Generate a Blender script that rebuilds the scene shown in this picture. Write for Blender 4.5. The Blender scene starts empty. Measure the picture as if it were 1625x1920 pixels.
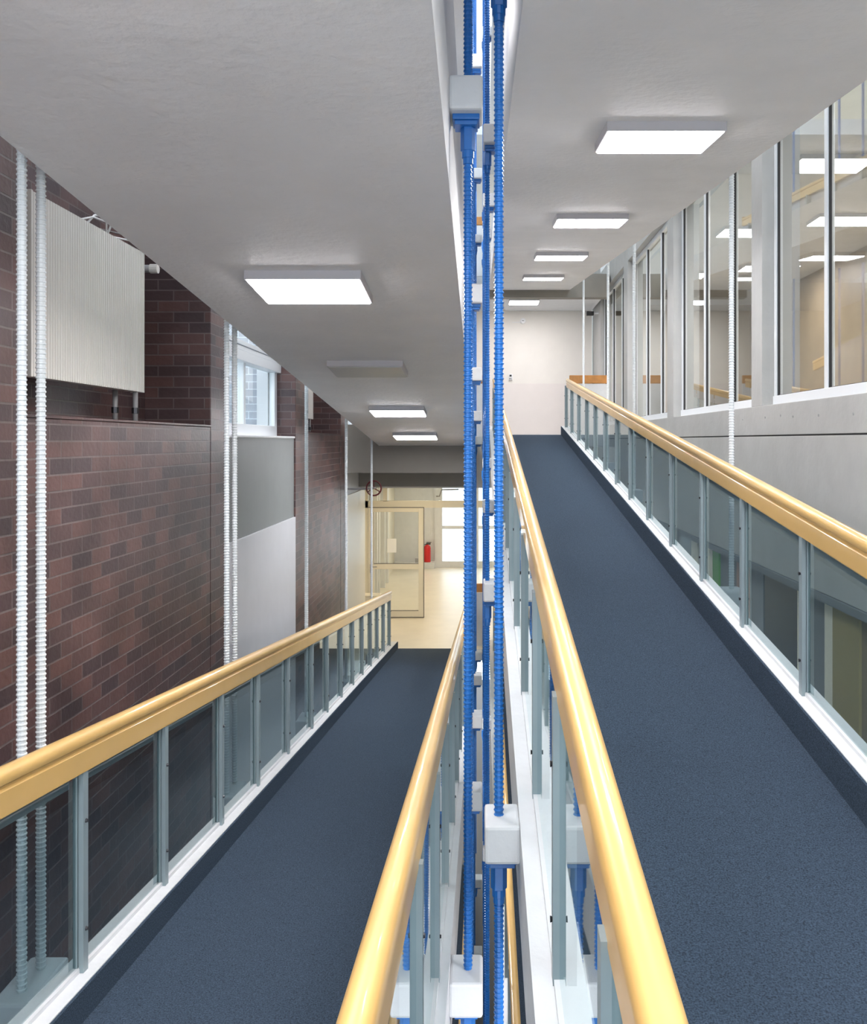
import bpy, bmesh, math, random
from mathutils import Vector, Matrix
random.seed(7)
C = bpy.context.scene
F = 1700.0; CX = 903.0; CY = 827.0          # focal length and principal point of a 1625x1920 frame

# ------------------------------------------------------------------ camera, world, exposure
cd = bpy.data.cameras.new('camera'); cam = bpy.data.objects.new('camera', cd)
C.collection.objects.link(cam)
cd.sensor_fit = 'HORIZONTAL'; cd.sensor_width = 36.0; cd.lens = F/1625*36
cd.shift_x = -(CX-812.5)/1625; cd.shift_y = -(960-CY)/1625
cam.location = (0, 0, 0); cam.rotation_euler = (math.pi/2, 0, 0)
cd.clip_start = 0.05; cd.clip_end = 200
C.camera = cam
W = bpy.data.worlds.new('world'); C.world = W; W.use_nodes = True
bg = W.node_tree.nodes['Background']
bg.inputs[0].default_value = (0.80, 0.90, 1.0, 1); bg.inputs[1].default_value = 2.0
C.view_settings.view_transform = 'Standard'; C.view_settings.look = 'None'
C.view_settings.gamma = 1; C.view_settings.use_curve_mapping = False
C.view_settings.exposure = 0.75
LAMP = 30.0
WARM = 16.0

# ------------------------------------------------------------------ materials
def mat(name, col, rough=0.5, metal=0.0, spec=0.5, noise=0, nscale=20, bump=0, bscale=60, coat=0):
    m = bpy.data.materials.new(name); m.use_nodes = True
    nt = m.node_tree; b = nt.nodes['Principled BSDF']
    b.inputs['Base Color'].default_value = (*col, 1); b.inputs['Roughness'].default_value = rough
    b.inputs['Metallic'].default_value = metal; b.inputs['Specular IOR Level'].default_value = spec
    b.inputs['Coat Weight'].default_value = coat
    tc = nt.nodes.new('ShaderNodeTexCoord')
    if noise:
        n = nt.nodes.new('ShaderNodeTexNoise'); n.inputs['Scale'].default_value = nscale; n.inputs['Detail'].default_value = 6
        r = nt.nodes.new('ShaderNodeValToRGB')
        r.color_ramp.elements[0].position = .3; r.color_ramp.elements[1].position = .7
        r.color_ramp.elements[0].color = (*[c*(1-noise) for c in col], 1)
        r.color_ramp.elements[1].color = (*[min(1, c*(1+noise)) for c in col], 1)
        nt.links.new(tc.outputs['Object'], n.inputs['Vector']); nt.links.new(n.outputs[0], r.inputs[0])
        nt.links.new(r.outputs[0], b.inputs['Base Color'])
    if bump:
        n2 = nt.nodes.new('ShaderNodeTexNoise'); n2.inputs['Scale'].default_value = bscale; n2.inputs['Detail'].default_value = 4
        bp = nt.nodes.new('ShaderNodeBump'); bp.inputs['Strength'].default_value = bump; bp.inputs['Distance'].default_value = 0.01
        nt.links.new(tc.outputs['Object'], n2.inputs['Vector']); nt.links.new(n2.outputs[0], bp.inputs['Height'])
        nt.links.new(bp.outputs[0], b.inputs['Normal'])
    return m

def brick(name, c1, c2, mortar, rough=.45):
    m = mat(name, c1, rough); nt = m.node_tree; b = nt.nodes['Principled BSDF']
    tcu = nt.nodes.new('ShaderNodeTexCoord'); uv = type('u', (), {'outputs': [tcu.outputs['UV']]})
    br = nt.nodes.new('ShaderNodeTexBrick')
    br.inputs['Scale'].default_value = 1; br.inputs['Brick Width'].default_value = .25; br.inputs['Row Height'].default_value = .0875
    br.inputs['Mortar Size'].default_value = .0055; br.inputs['Mortar Smooth'].default_value = .25; br.inputs['Bias'].default_value = -.1
    br.inputs['Color1'].default_value = (*c1, 1); br.inputs['Color2'].default_value = (*c2, 1); br.inputs['Mortar'].default_value = (*mortar, 1)
    nt.links.new(uv.outputs[0], br.inputs['Vector'])
    n = nt.nodes.new('ShaderNodeTexNoise'); n.inputs['Scale'].default_value = 2.2; n.inputs['Detail'].default_value = 3
    nt.links.new(uv.outputs[0], n.inputs['Vector'])
    mr = nt.nodes.new('ShaderNodeMapRange'); mr.inputs[1].default_value = .3; mr.inputs[2].default_value = .7
    mr.inputs[3].default_value = .7; mr.inputs[4].default_value = 1.3
    nt.links.new(n.outputs[0], mr.inputs[0])
    mx = nt.nodes.new('ShaderNodeVectorMath'); mx.operation = 'SCALE'
    nt.links.new(br.outputs['Color'], mx.inputs[0]); nt.links.new(mr.outputs[0], mx.inputs['Scale'])
    nt.links.new(mx.outputs[0], b.inputs['Base Color'])
    n3 = nt.nodes.new('ShaderNodeTexNoise'); n3.inputs['Scale'].default_value = 30; nt.links.new(uv.outputs[0], n3.inputs['Vector'])
    ad = nt.nodes.new('ShaderNodeMath'); ad.operation = 'MULTIPLY_ADD'; ad.inputs[1].default_value = -1.0
    nt.links.new(br.outputs['Fac'], ad.inputs[0])
    ml = nt.nodes.new('ShaderNodeMath'); ml.operation = 'MULTIPLY'; ml.inputs[1].default_value = .5
    nt.links.new(n3.outputs[0], ml.inputs[0]); nt.links.new(ml.outputs[0], ad.inputs[2])
    bp = nt.nodes.new('ShaderNodeBump'); bp.inputs['Strength'].default_value = .6; bp.inputs['Distance'].default_value = .006
    nt.links.new(ad.outputs[0], bp.inputs['Height']); nt.links.new(bp.outputs[0], b.inputs['Normal'])
    return m

def glass(name, tint, refl=1.0, base=0.04):
    m = bpy.data.materials.new(name); m.use_nodes = True; nt = m.node_tree; nt.nodes.clear()
    o = nt.nodes.new('ShaderNodeOutputMaterial'); t = nt.nodes.new('ShaderNodeBsdfTransparent'); t.inputs[0].default_value = (*tint, 1)
    g = nt.nodes.new('ShaderNodeBsdfGlossy'); g.inputs['Roughness'].default_value = .02; g.inputs[0].default_value = (.95, 1, 1, 1)
    fr = nt.nodes.new('ShaderNodeFresnel'); fr.inputs[0].default_value = 1.5
    ma = nt.nodes.new('ShaderNodeMath'); ma.operation = 'MULTIPLY_ADD'; ma.inputs[1].default_value = refl; ma.inputs[2].default_value = base; ma.use_clamp = True
    mx = nt.nodes.new('ShaderNodeMixShader')
    nt.links.new(fr.outputs[0], ma.inputs[0])
    # the tint and the reflection belong to the front face only; the back face of the sheet lets light straight out
    ge = nt.nodes.new('ShaderNodeNewGeometry'); inv = nt.nodes.new('ShaderNodeMath'); inv.operation = 'SUBTRACT'; inv.inputs[0].default_value = 1
    nt.links.new(ge.outputs['Backfacing'], inv.inputs[1])
    mu = nt.nodes.new('ShaderNodeMath'); mu.operation = 'MULTIPLY'; nt.links.new(ma.outputs[0], mu.inputs[0]); nt.links.new(inv.outputs[0], mu.inputs[1])
    nt.links.new(mu.outputs[0], mx.inputs[0])
    cm = nt.nodes.new('ShaderNodeMix'); cm.data_type = 'RGBA'; cm.inputs['A'].default_value = (*tint, 1); cm.inputs['B'].default_value = (1, 1, 1, 1)
    nt.links.new(ge.outputs['Backfacing'], cm.inputs['Factor']); nt.links.new(cm.outputs['Result'], t.inputs[0])
    nt.links.new(t.outputs[0], mx.inputs[1]); nt.links.new(g.outputs[0], mx.inputs[2]); nt.links.new(mx.outputs[0], o.inputs[0])
    return m

def emit(name, col, s):
    m = bpy.data.materials.new(name); m.use_nodes = True; nt = m.node_tree; nt.nodes.clear()
    o = nt.nodes.new('ShaderNodeOutputMaterial'); e = nt.nodes.new('ShaderNodeEmission')
    e.inputs[0].default_value = (*col, 1); e.inputs[1].default_value = s
    nt.links.new(e.outputs[0], o.inputs[0]); return m

M = dict(
    brick=brick('dark_clinker_brick', (.055, .034, .036), (.135, .066, .056), (.13, .100, .095), .42),
    outbrick=brick('daylit_outside_brick', (.42, .45, .50), (.50, .53, .58), (.8, .85, .9)),  # paled brick, daylight on the outer reveal put into the colour
    carpet=mat('blue_grey_carpet', (.050, .074, .108), .95, spec=.15, noise=.55, nscale=170, bump=.6, bscale=300),
    soffit=mat('grey_painted_soffit', (.80, .79, .785), .5, noise=.03, nscale=3, bump=.5, bscale=22),
    white=mat('white_painted_concrete', (.69, .70, .71), .5, noise=.03, nscale=8, bump=.25, bscale=25),
    greywall=mat('light_grey_painted_concrete', (.44, .44, .425), .55, noise=.05, nscale=4, bump=.3, bscale=18),
    beam=mat('taupe_painted_beam', (.24, .22, .19), .6, noise=.04, nscale=4),
    panel=mat('slate_grey_panel', (.20, .215, .215), .55, noise=.03, nscale=5),
    wpanel=mat('pale_grey_panel', (.56, .57, .60), .5, noise=.02, nscale=5),
    rail=mat('ochre_plastic_rail', (.70, .445, .15), .33, noise=.05, nscale=3, coat=.3),
    steel=mat('grey_blue_painted_steel', (.27, .335, .355), .42, noise=.04, nscale=10),
    screw=mat('dark_screw', (.05, .05, .055), .35, metal=.7),
    blue=mat('blue_painted_steel', (.018, .155, .50), .3, noise=.1, nscale=12),
    wrod=mat('white_painted_steel', (.72, .76, .77), .4),
    frame=mat('white_window_frame', (.80, .83, .85), .35),
    gasket=mat('black_rubber_gasket', (.02, .02, .022), .6),
    cream=mat('cream_wall_paint', (.80, .76, .70), .6, noise=.02, nscale=3),
    creamlow=mat('rose_cream_wall_paint', (.77, .71, .67), .5, noise=.02, nscale=3),
    creamd=mat('cream_lacquered_frame', (.76, .71, .58), .4),
    lino=mat('beige_linoleum', (.74, .68, .56), .35, noise=.04, nscale=3),
    radiator=mat('off_white_radiator_enamel', (.60, .58, .54), .32),
    pipe=mat('grey_pipe', (.30, .30, .30), .4),
    dark=mat('dark_panel', (.06, .065, .065), .3),
    red=mat('red_enamel', (.60, .02, .02), .3),
    darkred=mat('dark_red_enamel', (.11, .012, .014), .35),
    black=mat('black_plastic', (.02, .02, .02), .4),
    green=mat('green_board', (.14, .36, .08), .5),
    tan=mat('tan_door', (.27, .215, .14), .5, noise=.1, nscale=3),
    ochre=mat('ochre_board', (.34, .28, .13), .5),
    pink=mat('dusty_pink_board', (.42, .27, .22), .5),
    paper=mat('white_paper', (.85, .85, .82), .7),
    wood=mat('orange_brown_wood', (.50, .22, .055), .4, noise=.15, nscale=9),
    plastic=mat('white_plastic', (.8, .8, .8), .4),
    lamphouse=mat('lamp_housing', (.52, .50, .52), .4),
    basement=mat('dark_stone_floor', (.10, .09, .085), .6),
    railglass=glass('smoked_rail_glass', (.51, .61, .63), 1.0, .045),
    winglass=glass('window_glass', (.86, .85, .82), 1.5, .02),
    clear=glass('clear_glass', (.92, .95, .95), .8, .0),
    lamp=emit('lamp_diffuser', (1, .975, 1.0), LAMP),
    lampoff=mat('unlit_diffuser', (.50, .51, .50), .35),
    warm=emit('warm_lamp_diffuser', (1, .85, .62), WARM),
)

# ------------------------------------------------------------------ mesh helpers
def uvbox(bm):
    uvl = bm.loops.layers.uv.verify()
    for f in bm.faces:
        n = f.normal
        for l in f.loops:
            c = l.vert.co
            if abs(n.x) >= abs(n.y) and abs(n.x) >= abs(n.z): l[uvl].uv = (c.y, c.z)
            elif abs(n.y) >= abs(n.z): l[uvl].uv = (c.x, c.z)
            else: l[uvl].uv = (c.x, c.y)

def link(name, bm, m, parent=None, smooth=False, bevel=0):
    bmesh.ops.recalc_face_normals(bm, faces=bm.faces); bm.normal_update(); uvbox(bm)
    me = bpy.data.meshes.new(name); bm.to_mesh(me); bm.free()
    mats = m if isinstance(m, (list, tuple)) else [m]
    for k in mats: me.materials.append(M[k])
    if smooth:
        for p in me.polygons: p.use_smooth = True
    o = bpy.data.objects.new(name, me); C.collection.objects.link(o)
    if parent: o.parent = parent
    if bevel:
        b = o.modifiers.new('bevel', 'BEVEL'); b.width = bevel; b.segments = 2; b.limit_method = 'ANGLE'
    return o

def box(bm, x0, x1, y0, y1, z0, z1, s=0.0, mi=0):
    """box whose z is sheared by slope s along y"""
    v = [bm.verts.new((x, y, z + s*y)) for x in (x0, x1) for y in (y0, y1) for z in (z0, z1)]
    fs = [(0, 1, 3, 2), (4, 6, 7, 5), (0, 4, 5, 1), (2, 3, 7, 6), (0, 2, 6, 4), (1, 5, 7, 3)]
    for f in fs:
        q = bm.faces.new([v[i] for i in f]); q.material_index = mi

def prism(bm, prof, y0, y1, s=0.0, n=1):
    """closed (x,z) profile swept along y with slope s"""
    rings = []
    for k in range(n+1):
        y = y0 + (y1-y0)*k/n
        rings.append([bm.verts.new((x, y, z + s*y)) for x, z in prof])
    m = len(prof)
    for a, b in zip(rings, rings[1:]):
        for i in range(m): bm.faces.new((a[i], a[(i+1) % m], b[(i+1) % m], b[i]))
    bm.faces.new(rings[0]); bm.faces.new(rings[-1][::-1])

def lathe(bm, prof, c=(0, 0), seg=12, caps=True):
    """(r,z) profile about a vertical axis at c"""
    rings = [[bm.verts.new((c[0]+r*math.cos(2*math.pi*i/seg), c[1]+r*math.sin(2*math.pi*i/seg), z)) for i in range(seg)] for r, z in prof]
    for a, b in zip(rings, rings[1:]):
        for i in range(seg): bm.faces.new((a[i], a[(i+1) % seg], b[(i+1) % seg], b[i]))
    if caps: bm.faces.new(rings[0][::-1]); bm.faces.new(rings[-1])

def tube(bm, pts, r, seg=8):
    pts = [Vector(p) for p in pts]; rings = []
    for i, p in enumerate(pts):
        d = (pts[min(i+1, len(pts)-1)] - pts[max(i-1, 0)]).normalized()
        u = d.cross(Vector((.31, .2, .93))).normalized(); w = d.cross(u)
        rings.append([bm.verts.new(p + r*(math.cos(2*math.pi*k/seg)*u + math.sin(2*math.pi*k/seg)*w)) for k in range(seg)])
    for a, b in zip(rings, rings[1:]):
        for k in range(seg): bm.faces.new((a[k], a[(k+1) % seg], b[(k+1) % seg], b[k]))
    bm.faces.new(rings[0][::-1]); bm.faces.new(rings[-1])

def B(): return bmesh.new()
def tag(o, label, cat, group=None):
    o['label'] = label; o['category'] = cat
    if group: o['group'] = group
    return o
def thing(name, label, cat, loc=(0, 0, 0), group=None):
    o = bpy.data.objects.new(name, None); C.collection.objects.link(o); o.location = loc
    o.empty_display_size = .1
    return tag(o, label, cat, group)
def struct(name, bm, m, label=None, cat=None, bevel=0, parent=None):
    o = link(name, bm, m, parent, bevel=bevel)
    if parent is None:
        o['kind'] = 'structure'
        if label: o['label'] = label
        if cat: o['category'] = cat
    return o
def copy_tree(o, parent=None):
    c = o.copy(); C.collection.objects.link(c); c.parent = parent
    for ch in o.children: copy_tree(ch, c)
    return c

SF = .119      # slope of the flights underfoot
SC = .098      # slope of the flights overhead
Y0 = -1.5
ORD = ['nearest', 'second', 'third', 'fourth', 'fifth', 'sixth']

# ------------------------------------------------------------------ flights (slab, carpet)
class Flight: pass
def flight(side, name, zc, ztop, zbot, s, y1, where):
    """side +1 right, -1 left. zc carpet level, ztop kerb top, zbot underside, all at y=0"""
    f = Flight(); f.side = side; f.ztop = ztop; f.s = s; f.y1 = y1; f.where = where
    xi, xo = (.139, 1.68) if side > 0 else (.130, 1.68)
    fi, fo = (.305, 1.525) if side > 0 else (.272, 1.523)
    pi, po = (.228, 1.60) if side > 0 else (.197, 1.60)
    f.pi, f.po, f.xi, f.xo = pi*side, po*side, xi*side, xo*side
    bm = B()
    prof = [(xi, zbot), (xo, zbot), (xo, ztop), (fo+.012, ztop), (fo+.012, zc-.02), (fi-.012, zc-.02), (fi-.012, ztop), (xi, ztop)]
    prism(bm, [(x*side, z) for x, z in prof], Y0, y1, s)
    for fc in bm.faces:
        fc.material_index = 0
    o = struct('ramp_slab', bm, ['white', 'soffit'], 'painted concrete slab of the %s' % where, 'ramp slab')
    for p in o.data.polygons:
        if p.normal.z < -.8: p.material_index = 1
    bm = B()
    prof = [(fi-.014, zc-.022), (fo+.014, zc-.022), (fo+.014, ztop-.004), (fo, ztop-.004), (fo, zc), (fi, zc), (fi, ztop-.004), (fi-.014, ztop-.004)]
    prism(bm, [(x*side, z) for x, z in prof], Y0+.01, y1-.001, s)
    struct('ramp_carpet', bm, 'carpet', 'blue grey carpet turned up at the kerbs of the %s' % where, 'carpet')
    return f

RF = flight(+1, 'r', -1.962, -1.792, -2.16, SF, 17.5, 'right ramp rising ahead')
LF = flight(-1, 'l', -1.81, -1.683, -2.07, -SF, 16.5, 'left ramp dropping ahead')
RU = flight(+1, 'ru', 1.46, 1.60, 1.19, SC, 17.4, 'ramp overhead on the right')
LU = flight(-1, 'lu', 1.66, 1.80, 1.375, -SC, 14.8, 'ramp overhead on the left')
RL = flight(+1, 'rl', -1.962-3.75, -1.792-3.75, -2.16-3.75, SF, 16.4, 'ramp one storey down on the right')
LL = flight(-1, 'll', -1.81-3.9, -1.683-3.9, -2.07-3.9, -SF, 16.4, 'ramp one storey down on the left')
RU2 = flight(+1, 'ru2', 4.56, 4.70, 4.28, SC, 17.4, 'ramp two storeys up on the right')
LU2 = flight(-1, 'lu2', 4.85, 4.99, 4.60, -SC, 16.6, 'ramp two storeys up on the left')

# ------------------------------------------------------------------ railings
def rail_prof(xc, ztop, inn):
    """handrail profile; inn = +1/-1 direction of the walkway side; rounded cap over a flat board"""
    pr = [(-.022, -.160), (.024, -.160), (.026, -.075), (.017, -.068), (.017, -.058), (.030, -.050), (.034, -.034), (.031, -.016), (.020, -.004), (.004, 0),
          (-.012, -.002), (-.024, -.010), (-.030, -.026), (-.030, -.046), (-.022, -.056)]
    return [(xc + inn*a, ztop + b) for a, b in pr]

def post_bm(zb, h, s, xw):
    bm = B(); y0, y1 = -.022, .022
    hx = xw/2
    prof = [(-hx, y0), (-.0035, y0), (-.0035, y0+.010), (.0035, y0+.010), (.0035, y0), (hx, y0), (hx, y1), (.0035, y1), (.0035, y1-.01), (-.0035, y1-.01), (-.0035, y1), (-hx, y1)]
    a = [bm.verts.new((x, y, -.01+s*y)) for x, y in prof]; b = [bm.verts.new((x, y, h + s*y)) for x, y in prof]
    n = len(prof)
    for i in range(n): bm.faces.new((a[i], a[(i+1) % n], b[(i+1) % n], b[i]))
    bm.faces.new(a[::-1]); bm.faces.new(b)
    return bm

def screw_bm():
    bm = B()
    bmesh.ops.create_cone(bm, cap_ends=True, segments=10, radius1=.009, radius2=.006, depth=.010, matrix=Matrix.Rotation(math.pi/2, 4, 'Y'))
    return bm

def railing(fl, x, ys, y0, y1, htop, label, inn, simple=False, pane='railglass'):
    s = fl.s; zt = fl.ztop
    t = thing('ramp_railing', label, 'railing', (x, y0, zt + s*y0), 'railings along the ramps')
    ox, oy, oz = t.location
    def local(bm):
        bmesh.ops.translate(bm, verts=bm.verts, vec=(-ox, -oy, -oz)); return bm
    bm = B(); prism(bm, rail_prof(x, zt + htop, inn), y0, y1, s, 8)
    h = link('handrail', local(bm), 'rail', t)
    for p in h.data.polygons:
        if abs(p.normal.y) < .7: p.use_smooth = True
    e = h.modifiers.new('split', 'EDGE_SPLIT'); e.split_angle = math.radians(38)
    # base channel, and a pale strip under the outer rails
    bm = B(); xo = x - inn*.012
    box(bm, xo-.018, xo+.018, y0, y1, zt-.004, zt+.018, s)
    link('glass_channel', local(bm), 'white', t)
    outer = abs(x) > 1
    if outer:
        bm = B(); xs = x - inn*.034
        for a, b in zip(ys, ys[1:]): box(bm, xs-.003, xs+.003, a+.03, b-.03, zt+htop-.225, zt+htop-.10, s)
        link('pale_strip', local(bm), 'wpanel', t)
    p0 = None; sc0 = None; g0 = None
    for i, y in enumerate(ys):
        if p0 is None:
            p0 = link('post', post_bm(0, htop-.15, s, .066 if abs(x) < 1 else .042), 'steel', t)
            p = p0
            if not simple:
                sc0 = link('screw', screw_bm(), 'screw', p0)
                sc0.location = (.034 if abs(x) < 1 else .025, 0, .60); q = sc0.copy(); C.collection.objects.link(q); q.parent = p0; q.location = (sc0.location.x, 0, .17)
                for zz in (.60, .17):
                    q = sc0.copy(); C.collection.objects.link(q); q.parent = p0; q.location = (-sc0.location.x, 0, zz)
        else: p = copy_tree(p0, t)
        p.location = (0, y-oy, zt + s*y - oz)
    edges = [y0] + list(ys) + [y1]
    xg = x - inn*.012
    for a, b in zip(ys, ys[1:]):
        if pane != 'railglass':  # opaque pale boards stand in for glass on the overhead railings
            bm = B(); xb = x - inn*.045; box(bm, xb-.005, xb+.005, a+.002, b-.002, zt, zt+htop+.005, s)
            link('glass_stand_in', local(bm), pane, t); continue
        bm = B(); box(bm, xg-.003, xg+.003, a+.024, b-.024, zt+.012, zt+htop-(.185 if outer else .12), s)
        link('glass_panel', local(bm), pane, t)
    return t

def dxs(px, X): return [F*X/(p-CX) for p in px]
yRo = sorted(dxs([1060.6, 1071, 1084, 1099, 1115, 1133.7, 1156, 1181.7, 1215.5, 1259.4, 1317.5, 1394.4, 1508], 1.60))
yRo = [yRo[0]-2.1, yRo[0]-1.05] + yRo
yRo = [y for y in yRo if y < 17.3]
yLo = sorted([F*1.6/(CX-p) for p in [151, 305, 412, 481, 538, 583, 612, 638.6, 660.6, 678.6, 694, 707, 719, 730]])
yLo = [yLo[0]-1.9, yLo[0]-.97] + yLo
railing(RF, RF.po, yRo, Y0+.5, 16.9, .945, 'ochre railing with smoked glass on outer side of the right ramp, below the tall windows', -1)
railing(LF, LF.po, yLo, Y0+.5, yLo[-1]+.1, .957, 'ochre railing with smoked glass on outer side of the left ramp, along the brick wall', 1)
yin = [-.51 + 1.0*k for k in range(18)]
railing(RF, RF.pi, [y+.02 for y in yin], Y0+.5, 17.0, .943, 'ochre railing at the gap edge of the right rising ramp', 1)
railing(LF, LF.pi, [y+.05 for y in yin[:-1]], Y0+.5, 16.2, .957, 'ochre railing at the gap edge of the left falling ramp', -1)
railing(RU, RU.pi, [y+.3 for y in yin], Y0+.5, 17.2, .945, 'railing at the gap edge of the ramp overhead on the right', 1, True, 'wpanel')
railing(LU, LU.pi, [y+.3 for y in yin[:-3]], Y0+.5, 14.7, .945, 'railing at the gap edge of the ramp overhead on the left', -1, True, 'wpanel')
railing(RL, RL.pi, [y+.3 for y in yin[:-1]], Y0+.5, 16.3, .945, 'railing down in the gap, edge of the lower right ramp', 1, True)
railing(LL, LL.pi, [y+.3 for y in yin[:-1]], Y0+.5, 16.3, .945, 'railing down in the gap, edge of the lower left ramp', -1, True)

# ------------------------------------------------------------------ suspension rods and brackets
def rod_mesh(r, rib, z0, z1, pitch, name, m):
    bm = B(); prof = []
    z = z0
    while z < z1:
        prof += [(r, z), (r, z+pitch*.45), (r+rib, z+pitch*.60), (r+rib, z+pitch*.85)]
        z += pitch
    lathe(bm, prof, seg=10)
    for f in bm.faces: f.smooth = False
    return bm
brod = link('suspension_rod', rod_mesh(.0155, .0035, -7, 9, .019, '', ''), 'blue')
wrod = link('suspension_rod', rod_mesh(.0165, .0035, -7, 8, .019, '', ''), 'wrod')
GRB = 'blue ribbed rods in the gap between ramps'; GRW = 'white ribbed rods outside the ramps'
def put_rod(src, x, y, label, group):
    if src.get('label') is None: o = src
    else: o = src.copy(); C.collection.objects.link(o)
    o.location = (x, y, 0); o.rotation_euler = (0, 0, (x*37 + y*11) % 6)
    tag(o, label, 'rod', group)

def bracket(xa, xb, yr, zt, label, m='white', blue='blue', h=.14, xr=None, group=None, dy=.11):
    """concrete block xa..xb around the rod at xr,yr with top at zt; anchor plate and nut below"""
    xr = xr if xr is not None else (xa+xb)/2
    t = thing('rod_bracket', label, 'bracket', (xr, yr, zt-h), group)
    bm = B(); box(bm, xa-xr, xb-xr, -dy, dy, 0, h)
    link('block', bm, m, t, bevel=.012)
    bm = B(); w = min(.055, abs(xb-xa)/2-.002); c = (xa+xb)/2-xr
    box(bm, c-w, c+w, -.06, .06, -.022, .001); box(bm, c-w*.86, c+w*.86, -.05, .05, -.040, -.022)
    link('anchor_plate', bm, blue, t, bevel=.003)
    bm = B(); lathe(bm, [(.031, -.135), (.031, -.04)], seg=6)
    lathe(bm, [(.025, -.165), (.025, -.133)], seg=14)
    lathe(bm, [(.021, -.19), (.021, -.163)], seg=14)
    link('nut', bm, blue, t, bevel=.002)
    return t

yRr = [3.40, 6.62, 9.85, 13.1, 16.2]; xRr = [.064, .040, .032, .028, .028]
yLr = [3.74, 6.60, 9.60, 12.6, 15.4]; xLr = [-.057, -.085, -.10, -.105, -.105]
GB = 'white brackets clamping the blue rods'
for i, (x, y) in enumerate(zip(xRr, yRr)):
    put_rod(brod, x, y, 'blue ribbed rod on right side of the gap, %s from the front' % ORD[i], GRB)
    for f, w in ((RF, 'the right ramp edge'), (RU, 'the overhead right ramp edge'), (RL, 'the lower right ramp edge'), (RU2, 'the topmost right ramp edge')):
        zt = f.ztop + f.s*(y-.11)
        if f is RU: zt = 1.90 + .119*(y-3.4)
        if f is RU2: zt = 5.0 + .098*(y-3.4)
        bracket(.010, f.xi+.002, y, zt, 'white block on the blue rod at %s, %s from the front' % (w, ORD[i]), xr=x, group=GB)
for i, (x, y) in enumerate(zip(xLr, yLr)):
    put_rod(brod, x, y, 'blue ribbed rod on left side of the gap, %s from the front' % ORD[i], GRB)
    for f, w in ((LF, 'the left ramp edge'), (LU, 'the overhead left ramp edge'), (LL, 'the lower left ramp edge'), (LU2, 'the topmost left ramp edge')):
        zt = f.ztop + f.s*(y-.11) - (.06 if f is LF else 0)
        if f is LU: zt = 1.47 - .119*(y-3.74)
        bracket(f.xi-.002, .004, y, zt, 'white block on the blue rod at %s, %s from the front' % (w, ORD[i]), xr=x, group=GB)
GW = 'pale brackets carrying the white rods'
for i, (ys) in enumerate([[3.45, 3.60], [6.22, 6.42], [9.05], [11.7], [14.4]]):
    for k, y in enumerate(ys):
        w = ('front rod of the %s pair' % ORD[i] if k == 0 else 'rear rod of the %s pair' % ORD[i]) if len(ys) == 2 else 'single rod at the %s stand' % ORD[i]
        put_rod(wrod, -1.75, y, 'white ribbed %s before the brick wall' % w, GRW)
    ym = sum(ys)/len(ys)
    zt = LF.ztop + LF.s*ym + .01
    bracket(-1.675, -1.83, ym, zt, 'pale concrete block outside the left ramp, %s from the front' % ORD[i], blue='wrod', xr=-1.75, group=GW, dy=.16)
for i, y in enumerate([3.1, 6.32, 10.35, 12.5, 15.5]):
    put_rod(wrod, 1.74, y, 'white ribbed rod before the right window wall, %s from the front' % ORD[i], GRW)
    zt = RF.ztop + RF.s*y + .01
    bracket(1.675, 1.82, y, zt, 'pale concrete block outside the right ramp, %s from the front' % ORD[i], blue='wrod', xr=1.74, group=GW, dy=.12)

# ------------------------------------------------------------------ soffit lamps
def lamp(x, y, fl_s, z, label, on=True, w=.62, l=.52, m='lamp'):
    t = thing('ceiling_lamp', label, 'lamp', (x, y, z), 'flat rectangular ceiling lamps')
    t.rotation_euler = (math.atan(fl_s), 0, 0)
    bm = B(); box(bm, -w/2, w/2, -l/2, l/2, -.048, .004)
    link('housing', bm, 'lamphouse', t, bevel=.004)
    bm = B(); box(bm, -w/2+.012, w/2-.012, -l/2+.012, l/2-.012, -.054, -.046)
    link('diffuser', bm, m if on else 'lampoff', t, bevel=.003)
for i, y in enumerate([-.6, 1.75, 4.93, 8.04, 11.0, 14.15]):
    lamp(.955, y, SC, 1.19+SC*y, 'lit flat lamp under the right soffit, %s' % (['behind the camera', 'just above the camera', 'first in view', 'second in view', 'third in view', 'fourth in view'][i]))
for i, y in enumerate([-.8, 1.98, 5.06, 7.62, 10.35, 13.05]):
    lamp(-.95, y, -SC, 1.375-SC*y, '%s flat lamp under the left soffit, %s' % ('unlit' if i == 3 else 'lit', ['behind the camera', 'just above the camera', 'first in view', 'dark between lit ones', 'second last', 'farthest']
        [i]), on=(i != 3))
lamp(.87, 18.7, 0, 2.90, 'lit flat lamp over the upper landing by the cream wall')
# lamps under flights two storeys up and one storey down light the gap
for y in (3, 8, 13):
    lamp(.95, y, SC, 4.28+SC*y, 'lit flat lamp under the topmost right soffit, %s from the front' % {3:'first',8:'second',13:'third'}[y])
    lamp(-.95, y, -SC, 4.60-SC*y, 'lit flat lamp under the topmost left soffit, %s from the front' % {3:'first',8:'second',13:'third'}[y])
    lamp(.95, y, SF, -2.16+SF*y, 'lit flat lamp under the right ramp, %s from the front' % {3:'first',8:'second',13:'third'}[y])
    lamp(-.95, y, -SF, -2.07-SF*y, 'lit flat lamp under the left ramp, %s from the front' % {3:'first',8:'second',13:'third'}[y])

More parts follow.
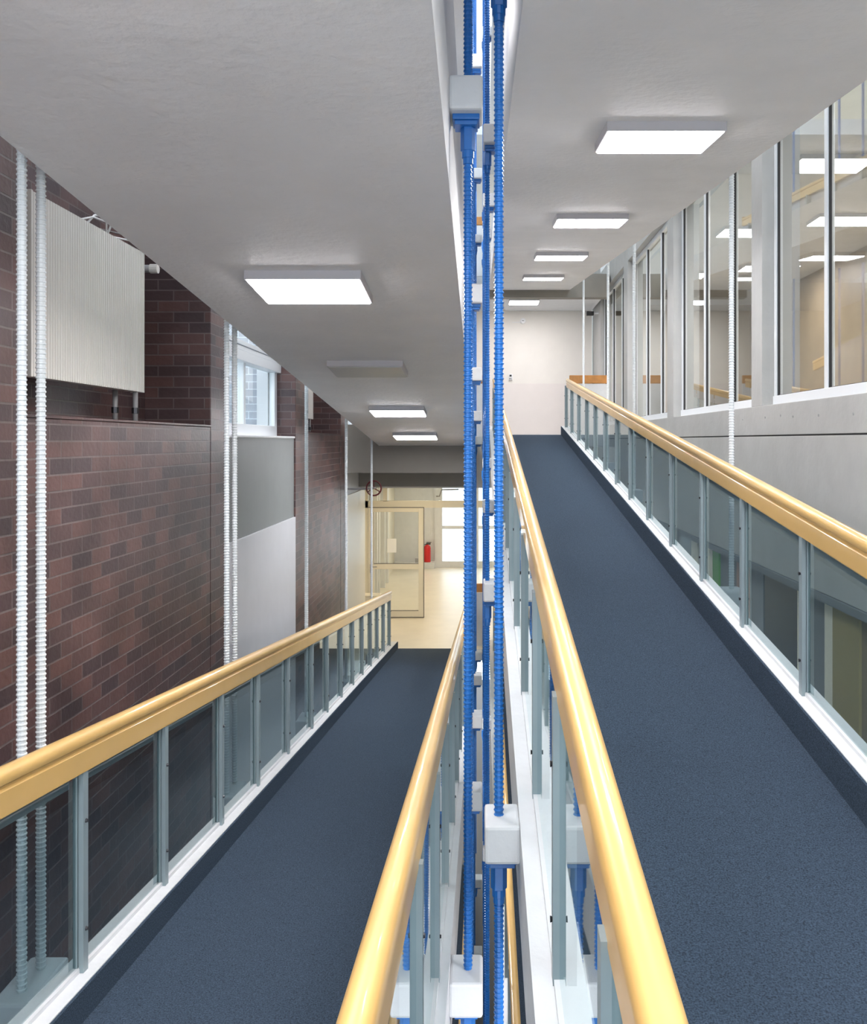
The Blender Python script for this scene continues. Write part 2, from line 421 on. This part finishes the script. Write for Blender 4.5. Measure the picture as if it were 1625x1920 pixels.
# ------------------------------------------------------------------ left brick wall
XF, XB, XW = -2.20, -2.73, -2.42
piers = [(-1.5, -1.0), (3.86, 4.36), (7.36, 7.87), (10.72, 11.27), (14.15, 14.65)]
ZL, ZH = -8.0, 9.0
LED = .117
bm = B()
for a, b in piers: box(bm, XB-.25, XF, a, b, ZL, ZH)
box(bm, XB-.25, XF, -1.0, 3.86, ZL, ZH)                 # plain brick beside the camera
box(bm, XF-.20, XF-.002, 4.36, 7.36, ZL, LED)             # parapet bay 1
box(bm, XF-.20, XF-.002, 11.27, 14.15, ZL, LED-.02)
box(bm, XB-.25, XB, 4.36, 7.36, ZL, ZH)                    # back of the niches
box(bm, XB-.25, XB, 11.27, 14.15, ZL, ZH)
struct('wall_left', bm, 'brick', 'dark brown clinker brick wall with piers on the left', 'wall', bevel=.008)
# copings
bm = B(); box(bm, XF-.53, XF+.004, 4.362, 7.358, LED, LED+.012); box(bm, XF-.53, XF+.004, 11.272, 14.148, LED-.02, LED-.008)
struct('trim_1', bm, 'brick')
# window bays: panel, lower panel, window
def window_bay(n, y0, y1, low, up='panel'):
    bm = B(); box(bm, XF-.14, XF-.02, y0, y1, -.90, .035)
    struct('wall_left_panel', bm, up, 'slate grey spandrel panel under window bay %d' % n, 'wall panel')
    bm = B(); box(bm, XF-.14, XF, y0, y1, ZL, -.895)
    struct('wall_left_lower_panel', bm, low, 'pale smooth panel below the slate grey one, bay %d' % n, 'wall panel')
    bm = B(); box(bm, XF-.32, XF-.005, y0, y1, .03, .055)
    struct('trim_%d' % (n+1), bm, 'white', bevel=.008)
    # window
    bm = B(); x0, x1 = XW-.07, XW
    zt = 2.6
    box(bm, x0, x1, y0, y1, .055, .175); box(bm, x0, x1, y0, y0+.09, .17, zt); box(bm, x0, x1, y1-.12, y1, .17, zt); box(bm, x0, x1, y0, y1, zt-.1, zt)
    box(bm, x0, x1, y0+1.35, y0+1.43, .17, .81)
    w = struct('window_%d' % n, bm, 'frame', 'white framed window in the brick wall, bay %d' % n, 'window', bevel=.006)
    bm = B(); box(bm, x0-.02, x1+.05, y0, y1, .80, .90); box(bm, x0-.02, x1+.035, y0, y1, .905, .95); box(bm, x0-.02, x1+.045, y0, y1, .955, 1.0)
    link('blind_box', bm, 'frame', w, bevel=.004)
    bm = B(); box(bm, x0+.03, x0+.036, y0+.08, y1-.11, .17, .81); link('pane', bm, 'clear', w)
    bm = B(); box(bm, x0+.03, x0+.036, y0+.08, y1-.11, 1.0, zt-.08); link('pane', bm, 'clear', w)
    bm = B(); box(bm, x0+.06, x0+.075, y0+.08, y0+.10, .17, .81); link('gasket', bm, 'gasket', w)
window_bay(1, 7.87, 10.72, 'wpanel')
window_bay(2, 14.65, 17.0, 'creamd', 'wpanel')
bm = B()
for y0, y1 in ((10.70, 10.722), (14.628, 14.652)): box(bm, XB-.26, -2.62, y0, y1, .05, 4)
struct('wall_outside_reveal', bm, 'outbrick', 'brick reveal outside the window, daylight put into its pale colour', 'wall')  # outer face of the piers in the pale daylit brick copy
bm = B(); box(bm, -2.62, -2.491, 10.56, 10.719, .05, 2.6); struct('trim_9', bm, 'frame')
bm = B(); box(bm, -4.6, -4.4, 8.0, 24, ZL, 1.9)
struct('wall_outside', bm, 'outbrick', 'pale brick wall of the courtyard outside the window', 'wall')
bm = B(); box(bm, XB-.25, -2.62, 17.0, 30, ZL, ZH); box(bm, -2.62, XF, 16.98, 17.1, ZL, -.95)
struct('wall_left_corridor', bm, 'creamd', 'warm cream corridor wall beyond the brick', 'wall')

# radiators
def radiator(y0, y1, z0, z1, x, label):
    t = thing('radiator', label, 'radiator', (x, (y0+y1)/2, z0), 'panel radiators in the brick niches')
    L = (y1-y0)/2; H = z1-z0
    bm = B(); n = int((y1-y0)/.030); p = (y1-y0)/n
    prof = []
    for i in range(n):
        a = -L+i*p
        prof += [(0, a), (0, a+p*.70), (-.008, a+p*.78), (-.008, a+p*.92)]
    prof += [(0, L), (-.07, L), (-.07, -L)]
    lo = [bm.verts.new((q[0], q[1], 0)) for q in prof]; hi = [bm.verts.new((q[0], q[1], H)) for q in prof]
    m = len(prof)
    for i in range(m): bm.faces.new((lo[i], lo[(i+1) % m], hi[(i+1) % m], hi[i]))
    bm.faces.new(lo[::-1]); bm.faces.new(hi)
    link('fluted_panel', bm, 'radiator', t)
    bm = B(); box(bm, -.09, .004, L-.012, L+.006, -.003, H+.004); link('end_cap', bm, 'radiator', t, bevel=.002)
    bm = B(); box(bm, -.09, .004, -L-.006, -L+.012, -.003, H+.004); link('end_cap', bm, 'radiator', t, bevel=.002)
    bm = B(); box(bm, -.16, -.09, -L+.03, L-.03, .05, H-.05); link('rear_panel', bm, 'radiator', t)
    for yy, xx in ((L-.06, -.035), (L-.17, -.13)):
        bm = B(); lathe(bm, [(.018, LED+.01-z0), (.018, .02)], c=(xx, yy), seg=10); link('supply_pipe', bm, 'pipe', t, smooth=True)
        bm = B(); lathe(bm, [(.026, -.15), (.026, -.11)], c=(xx, yy), seg=8); link('pipe_union', bm, 'screw', t)
    return t
radiator(4.75, 6.33, .34, 1.315, -2.36, 'large fluted off white radiator in the first brick niche')
radiator(11.5, 12.35, .30, 1.3, -2.30, 'small pale radiator in the far brick niche behind a white rod')
bm = B(); tube(bm, [(-2.42, 5.55, 1.33), (-2.40, 5.62, 1.40), (-2.36, 5.72, 1.42), (-2.38, 5.82, 1.38), (-2.42, 5.84, 1.31)], .007); tube(bm, [(-2.45, 5.4, 1.31), (-2.40, 5.6, 1.385), (-2.38, 5.75, 1.39), (-2.44, 5.9, 1.315)], .006)
tube(bm, [(-2.44, 5.70, 1.31), (-2.40, 5.95, 1.335), (-2.34, 6.15, 1.35), (-2.40, 6.35, 1.42), (-2.71, 6.4, 1.5)], .006)
tag(link('cable', bm, 'plastic', smooth=True), 'thin pale cable looping along the top of the fluted radiator', 'cable')
bm = B(); tube(bm, [(-2.72, 6.50, 1.235), (-2.45, 6.50, 1.235), (-2.37, 6.50, 1.235)], .028, 12)
o = thing('pipe_stub', 'short capped pipe beside the top corner of the fluted radiator', 'pipe', (0, 0, 0))
link('pipe', bm, 'pipe', o, smooth=True)
bm = B(); tube(bm, [(-2.375, 6.50, 1.235), (-2.32, 6.50, 1.235)], .034, 12); link('cap', bm, 'radiator', o)

# handwheel near the far end
t = thing('handwheel', 'dark red valve handwheel beside the farthest left white rod', 'valve wheel', (-1.74, 14.62, -.76))
bm = B()
R_, r_ = .118, .013
for i in range(28):
    a = 2*math.pi*i/28
rings = []
for i in range(28):
    a = 2*math.pi*i/28
    rings.append([bm.verts.new(((R_+r_*math.cos(b))*math.cos(a), r_*math.sin(b), (R_+r_*math.cos(b))*math.sin(a))) for b in [2*math.pi*k/8 for k in range(8)]])
for i in range(28):
    a, b = rings[i], rings[(i+1) % 28]
    for k in range(8): bm.faces.new((a[k], a[(k+1) % 8], b[(k+1) % 8], b[k]))
link('rim', bm, 'darkred', t, smooth=True)
for k in range(3):
    a = math.pi/2 + k*2*math.pi/3
    bm = B(); tube(bm, [(0, 0, 0), (R_*math.cos(a), 0, R_*math.sin(a))], .008); link('spoke', bm, 'darkred', t)
bm = B(); tube(bm, [(0, -.03, 0), (0, .10, 0), (-.06, .15, -.02), (-.46, .15, -.02)], .016, 10); link('stem', bm, 'pipe', t, smooth=True)

# ------------------------------------------------------------------ far end: beams, landings, walls
bm = B(); box(bm, -2.19, -.12, 14.8, 15.1, -.52, .27); box(bm, -2.615, -.12, 16.35, 16.6, -.82, .10)
struct('beam_left', bm, 'beam', 'taupe painted beam where the left soffit ends', 'beam')
bm = B(); box(bm, -2.72, -.12, 14.9, 20.2, -.10, .127); box(bm, -.12, 2.46, 17.52, 20.2, -.10, .127)
struct('floor_upper_landing', bm, 'white', 'upper landing slab', 'landing')
bm = B(); box(bm, .12, 2.44, 17.35, 17.6, 2.75, 3.2)
struct('beam_right', bm, 'beam', 'grey beam where the right soffit ends', 'beam')
bm = B(); box(bm, -2.72, 2.44, 17.6, 20.2, 2.90, 3.2); box(bm, -2.72, -.13, 16.6, 17.6, 2.90, 3.2)
box(bm, -2.72, 2.44, 17.6, 20.2, 5.95, 6.25)
struct('ceiling_upper_landing', bm, 'white', 'landing ceiling', 'ceiling')
bm = B(); box(bm, -2.72, 2.46, 20.2, 20.4, -.1, 1.25+.03); struct('wall_far', bm, 'creamlow', 'cream end wall of the upper landing', 'wall')
bm = B(); box(bm, -2.72, 2.46, 20.21, 20.4, 1.28, 15.0); struct('wall_far_upper', bm, 'cream', 'cream end wall above the paint line', 'wall')
# lower corridor
ZF = -3.79
bm = B(); box(bm, -2.72, 2.6, 16.5, 28, ZF-.2, ZF); struct('floor', bm, 'lino', 'beige floor of the lower corridor', 'floor')
bm = B(); box(bm, -2.72, 2.6, 16.61, 27.3, -.86, -.11); struct('ceiling', bm, 'cream')
bm = B(); box(bm, -4.4, 2.6, -2, 30, -8.0, -7.9); struct('floor_basement', bm, 'basement')
for i, y in enumerate((18.0, 21.5, 24.8)):
    lamp(-1.3, y, 0, -.86, 'warm flat lamp in the lower corridor ceiling, %s' % ['nearest', 'middle', 'farthest'][i], m='warm')
    lamp(.9, y, 0, -.86, 'warm flat lamp over the right half of the lower corridor, %s' % ['nearest', 'middle', 'farthest'][i], m='warm')

# glazed partition with door, plane y = 19.45
YD = 19.45; k = YD/F
def X(px): return (px-CX)*k
def Z(py): return (CY-py)*k
bm = B()
box(bm, X(684), X(690), YD, YD+.08, ZF, -.86); box(bm, X(684), 2.5, YD, YD+.08, Z(952), Z(939)); box(bm, X(795), X(798), YD+.01, YD+.07, Z(952), Z(945))
box(bm, X(888), X(893), YD, YD+.08, ZF, -.86); box(bm, X(718), X(726), YD, YD+.08, Z(940), -.86); box(bm, X(684), 2.5, YD, YD+.08, -.90, -.86)
w = struct('window_3', bm, 'creamd', 'cream glazed partition frame at the foot of the left ramp', 'partition')
bm = B(); box(bm, X(690), X(890), YD+.035, YD+.041, Z(940), -.89); link('transom_pane', bm, 'clear', w)
bm = B(); box(bm, X(893), 2.5, YD+.035, YD+.041, ZF, Z(952)); link('side_pane', bm, 'clear', w)
bm = B()
a, b, c, d = X(690.5), X(794), ZF+.01, Z(952)
box(bm, a, a+.125, YD-.02, YD+.04, c, d); box(bm, b-.11, b, YD-.02, YD+.04, c, d); box(bm, a, b, YD-.019, YD+.039, d-.09, d)
box(bm, a, b, YD-.019, YD+.039, Z(1067), Z(1057)); box(bm, a, b, YD-.019, YD+.039, c, Z(1145))
dr = struct('door_1', bm, 'creamd', 'cream glazed door leaf at the foot of the left ramp', 'door', bevel=.004)
bm = B(); box(bm, a+.1, b-.1, YD+.007, YD+.013, Z(1057)-.01, d-.07); link('upper_pane', bm, 'clear', dr)
bm = B(); box(bm, a+.1, b-.1, YD+.007, YD+.013, Z(1145)-.02, Z(1067)+.02); link('lower_pane', bm, 'clear', dr)
bm = B(); box(bm, a+.115, a+.123, YD-.024, YD-.018, Z(1057), d-.09); box(bm, a+.12, b-.11, YD-.024, YD-.018, Z(1057), Z(1056.0)); box(bm, a+.12, b-.11, YD-.024, YD-.018, Z(1145), Z(1144))
box(bm, a-.004, b+.012, YD-.03, YD-.021, d-.0, d+.014); box(bm, b, b+.014, YD-.03, YD-.02, c, d); box(bm, a, b, YD-.024, YD-.019, c-.0, c+.012)
link('gasket', bm, 'basement', dr)
bm = B(); tube(bm, [(a+.06, YD-.02, Z(1062)), (a+.06, YD-.07, Z(1062)), (a+.19, YD-.07, Z(1062))], .011); link('door_handle', bm, 'pipe', dr)
bm = B(); box(bm, a+.035, a+.085, YD-.026, YD-.019, Z(1074), Z(1058)); link('lock_plate', bm, 'pipe', dr)
bm = B(); box(bm, X(726), X(743), YD-.006, YD-.001, Z(1036), Z(1010)); tag(link('notice', bm, 'paper'), 'white paper notice taped to the cream glazed door', 'notice')
bm = B(); box(bm, X(778), X(784), YD-.006, YD-.001, Z(1055), Z(1047)); tag(link('sticker', bm, 'pipe'), 'small dark sticker low in the corner of the glazed door pane', 'sticker')
bm = B(); tube(bm, [(X(818), YD-.1, Z(930)), (X(824), YD-.1, Z(930)), (X(828), YD-.1, Z(918)), (X(860), YD-.1, Z(917))], .015); 
tag(link('door_closer_arm', bm, 'pipe', smooth=True), 'bent grey door closer arm above the open passage', 'door closer')
bm = B(); box(bm, -2.60, X(722), 18.2, 18.5, ZF, -3.13); box(bm, -2.605, X(722)+.02, 18.18, 18.52, -3.13, -3.10)
tag(link('low_cabinet', bm, 'creamd', bevel=.01), 'low cream cabinet in front of the glazed door, behind the railing end', 'cabinet')

# corridor beyond: frames on left wall, far glazed wall
bm = B()
for y in (20.6, 21.7, 22.2, 23.4, 24.2): box(bm, -2.62, -2.5, y, y+.1, ZF, -.86)
struct('trim_10', bm, 'white')
YE = 27.2; k2 = YE/F
def X2(px): return (px-CX)*k2
def Z2(py): return (CY-py)*k2
bm = B()
box(bm, -2.7, X2(829), YE, YE+.15, ZF, -.86); box(bm, -2.7, 2.6, YE-.06, YE+.15, ZF, Z2(1052)); box(bm, X2(829), 2.6, YE, YE+.1, Z2(992), Z2(986))
box(bm, X2(815), X2(829), YE-.08, YE, ZF, -.86); box(bm, X2(889), X2(897), YE-.02, YE+.1, ZF, -.86); box(bm, X2(829), 2.6, YE, YE+.1, -1.3, -.86)
w = struct('window_4', bm, 'white', 'white frame of the far glazed doors', 'window')
bm = B(); box(bm, X2(829), 2.6, YE+.04, YE+.046, Z2(1052), -1.3); link('pane', bm, 'clear', w)
t = thing('fire_extinguisher', 'red fire extinguisher standing by the far corridor wall', 'fire extinguisher', (X2(801.5), YE-.20, Z2(1052)))
bm = B(); lathe(bm, [(.10, 0), (.105, .02), (.105, .42), (.09, .47), (.05, .50), (.03, .52)], seg=20); link('cylinder', bm, 'red', t, smooth=True)
bm = B(); box(bm, -.03, .10, -.02, .02, .52, .56); box(bm, -.02, .12, -.015, .015, .57, .59); link('valve', bm, 'black', t)
bm = B(); tube(bm, [(-.03, 0, .53), (-.12, 0, .50), (-.14, 0, .35), (-.13, 0, .15)], .012); link('hose', bm, 'black', t, smooth=True)
bm = B(); box(bm, -2.6, X2(815), YE-.34, YE-.06, ZF, Z2(1052)); struct('baseboard_far', bm, 'white')

# landing guards across the gap
def guard(x0, x1, y, zf, label):
    t = thing('landing_guard', label, 'guard rail', (0, y, zf), 'guards at the far landings')
    bm = B(); box(bm, x0, x1, -.03, .03, .99, 1.15); link('handrail', bm, 'wood', t, bevel=.012)
    bm = B(); box(bm, x0, x1, -.012, .012, .0, .98); link('panel', bm, 'white', t)
guard(-.13, .14, 17.6, .127, 'orange brown guard across the gap at the upper landing')
guard(-.13, .14, 17.6, 3.2, 'orange brown guard across the gap two landings up')
guard(-.13, .14, 17.6, 6.25, 'orange brown guard across the gap at the topmost landing')
guard(-.13, .14, 16.8, ZF, 'orange brown guard across the gap at the lower corridor')
guard(1.70, 2.44, 17.6, .127, 'orange brown guard at the right end of the upper landing')

# small fittings on the cream wall
YW = 20.19; k3 = YW/F
t = thing('smoke_detector', 'small white round detector high on the cream end wall', 'detector', ((980-CX)*k3, YW, (CY-602)*k3))
bm = B(); lathe(bm, [(.065, 0), (.065, .03), (.04, .045)], seg=20); bmesh.ops.rotate(bm, verts=bm.verts, matrix=Matrix.Rotation(math.pi/2, 3, 'X')); link('body', bm, 'plastic', t)
bm = B(); box(bm, -.24, -.06, -.012, 0, -.035, -.022); link('conduit', bm, 'plastic', t)
bm = B(); box(bm, -.025, .025, -.052, -.044, -.008, .012); link('vent', bm, 'pipe', t)
t = thing('key_switch', 'small grey switch plate on the cream end wall', 'switch', ((957-CX)*k3, YW, (CY-707)*k3))
bm = B(); box(bm, -.045, .045, -.02, .005, -.07, .07); link('plate', bm, 'plastic', t, bevel=.004)
bm = B(); box(bm, -.022, .022, -.03, -.019, .01, .05); link('knob', bm, 'black', t)
bm = B(); box(bm, -.035, .02, -.026, -.019, -.055, -.02); link('latch', bm, 'pipe', t)

# ------------------------------------------------------------------ right window wall
XP, XG = 2.464, 2.60
rp = [(-3.2, -2.8), (.60, .98), (4.28, 4.66), (7.98, 8.29), (11.67, 12.05), (15.36, 15.76)]
bm = B()
box(bm, XP, XG+.25, -3.2, 20.4, -1.10, .04); box(bm, XP, XG+.25, -3.2, 20.4, .052, .31)
for a, b in rp: box(bm, XP, XG+.2, a, b, .31, 9.0)
box(bm, XP+.02, XG+.2, 19.0, 20.4, .31, 9.0)
for z in (3.05, 6.15): box(bm, XP+.01, XG+.2, -3.2, 20.4, z, z+.45)
struct('wall_right', bm, 'greywall', 'light grey painted wall and piers of the right window front', 'wall', bevel=.004)
bm = B(); box(bm, XP+.012, XG+.2, -3.2, 20.4, .039, .053); struct('trim_11', bm, 'gasket')
bm = B()
for px, py in ((1599.5, 776), (1534, 778.7), (1486, 781), (1463, 779), (1434, 782.6), (1392, 786.5)):
    y = F*XP/(px-CX); z = (CY-py)*y/F
    bmesh.ops.create_cone(bm, cap_ends=True, segments=10, radius1=.010, radius2=.010, depth=.006, matrix=Matrix.Translation((XP, y, z)) @ Matrix.Rotation(math.pi/2, 4, 'Y'))
struct('wall_right_bolt_holes', bm, 'pipe', 'small dark plugged bolt holes in the grey parapet', 'bolt holes')
bays = [(-2.8, .60), (.98, 4.28), (4.66, 7.98), (8.29, 11.67), (12.05, 15.36), (15.76, 19.0)]
for i, (a, b) in enumerate(bays):
    bm = B(); x0, x1 = XG-.03, XG+.03; zb, zt = .31, 3.05
    box(bm, x0-.01, x1, a, b, zb, zb+.085); box(bm, x0, x1, a, b, zt-.07, zt)
    box(bm, x0, x1, a, a+.05, zb, zt); box(bm, x0, x1, b-.06, b, zb, zt)
    ms = [b-1.2, b-2.35]
    for m_ in ms: box(bm, x0, x1, m_-.03, m_+.03, zb, zt)
    w = struct('window_%d' % (5+i), bm, 'frame', 'tall white framed interior window in the right wall, bay %d' % (i+1), 'window', bevel=.003)
    e = [a+.05, ms[1]-.03, ms[1]+.03, ms[0]-.03, ms[0]+.03, b-.06]
    for p, q in ((e[0], e[1]), (e[2], e[3]), (e[4], e[5])):
        bm = B(); box(bm, XG-.004, XG+.004, p, q, zb+.08, zt-.06); link('pane', bm, 'winglass', w)
        bm = B(); box(bm, x0+.012, x0+.03, q-.016, q, zb+.085, zt-.07); box(bm, x0+.012, x0+.03, p, q, zb+.085, zb+.092); link('gasket', bm, 'gasket', w)
# camera on the wall
t = thing('security_camera', 'small black security camera on a bracket at the far right', 'camera', (2.40, 19.3, 2.72))
bm = B(); box(bm, -.17, -.02, -.05, .05, -.05, .04); link('body', bm, 'black', t, bevel=.01)
bm = B(); tube(bm, [(-.03, 0, 0), (.09, 0, 0)], .02); link('arm', bm, 'plastic', t)
# guessed room behind the windows, its brown wall standing in for reflections
bm = B(); box(bm, 6.0, 6.1, -3.2, 20.4, .0, 3.3); box(bm, 2.8, 6.0, 20.3, 20.4, 0, 3.3)
struct('wall_classroom', bm, 'tan', 'rear wall of the guessed room behind the right windows, brown of the pane reflections put into its colour', 'wall')
bm = B(); box(bm, 2.85, 6.0, -3.2, 20.4, -.1, .0); struct('floor_classroom', bm, 'lino')
bm = B(); box(bm, 2.85, 6.0, -3.2, 20.4, 3.05, 3.15); struct('ceiling_classroom', bm, 'greywall')
for x, y, w_, n in ((3.80, 9.9, .8, 'nearest of the inner row'), (3.75, 13.1, .62, 'middle of the inner row'), (3.75, 16.5, .62, 'farthest of the inner row'), (5.0, 12.4, .95, 'near one of the rear row'), (5.0, 15.8, .95, 'far one of the rear row'), (4.4, 6.2, .8, 'closest to the front')):  # guessed lamps, added for the bright spots in the panes
    lamp(x, y, 0, 3.05, 'added flat lamp in the guessed room behind the right windows, %s' % n, w=w_)

# lower storey on the right: boards and doors below the parapet, seen through the railing glass
lower = [(3.0, 5.0, 'tan', 0), (5.0, 5.55, 'panel', 0), (5.55, 6.0, 'tan', 0), (6.0, 6.45, 'ochre', 1), (6.45, 6.60, 'creamd', 1), (6.65, 7.10, 'panel', 0),
         (7.13, 7.17, 'creamd', 1), (7.19, 8.06, 'dark', 0), (8.1, 8.5, 'panel', 0), (8.52, 8.95, 'pink', 0), (8.95, 9.3, 'panel', 0), (9.3, 9.55, 'panel', 0), (9.55, 9.8, 'green', 1), (9.82, 10.0, 'creamd', 1),
         (10.0, 10.5, 'panel', 0), (10.5, 10.8, 'creamd', 1), (10.8, 11.5, 'dark', 0), (11.5, 16.4, 'panel', 0), (-3, 3, 'panel', 0)]
for i, (a, b, m_, pr) in enumerate(lower):
    bm = B(); box(bm, XP+.05-.02*pr, XP+.30, a, b, ZF, -1.102)
    struct('wall_right_lower_panel', bm, m_, '%s upright panel of the lower storey wall behind the right railing' % m_, 'wall panel')
bm = B(); box(bm, XP-.015, XP+.02, 3.0, 16.4, -1.16, -1.104); struct('trim_12', bm, 'panel')
bm = B(); box(bm, XP, XG+.25, -3, 16.5, -7.9, ZF); box(bm, 2.5, 2.75, 16.4, 28, ZF, -1.0); struct('wall_right_basement', bm, 'greywall')
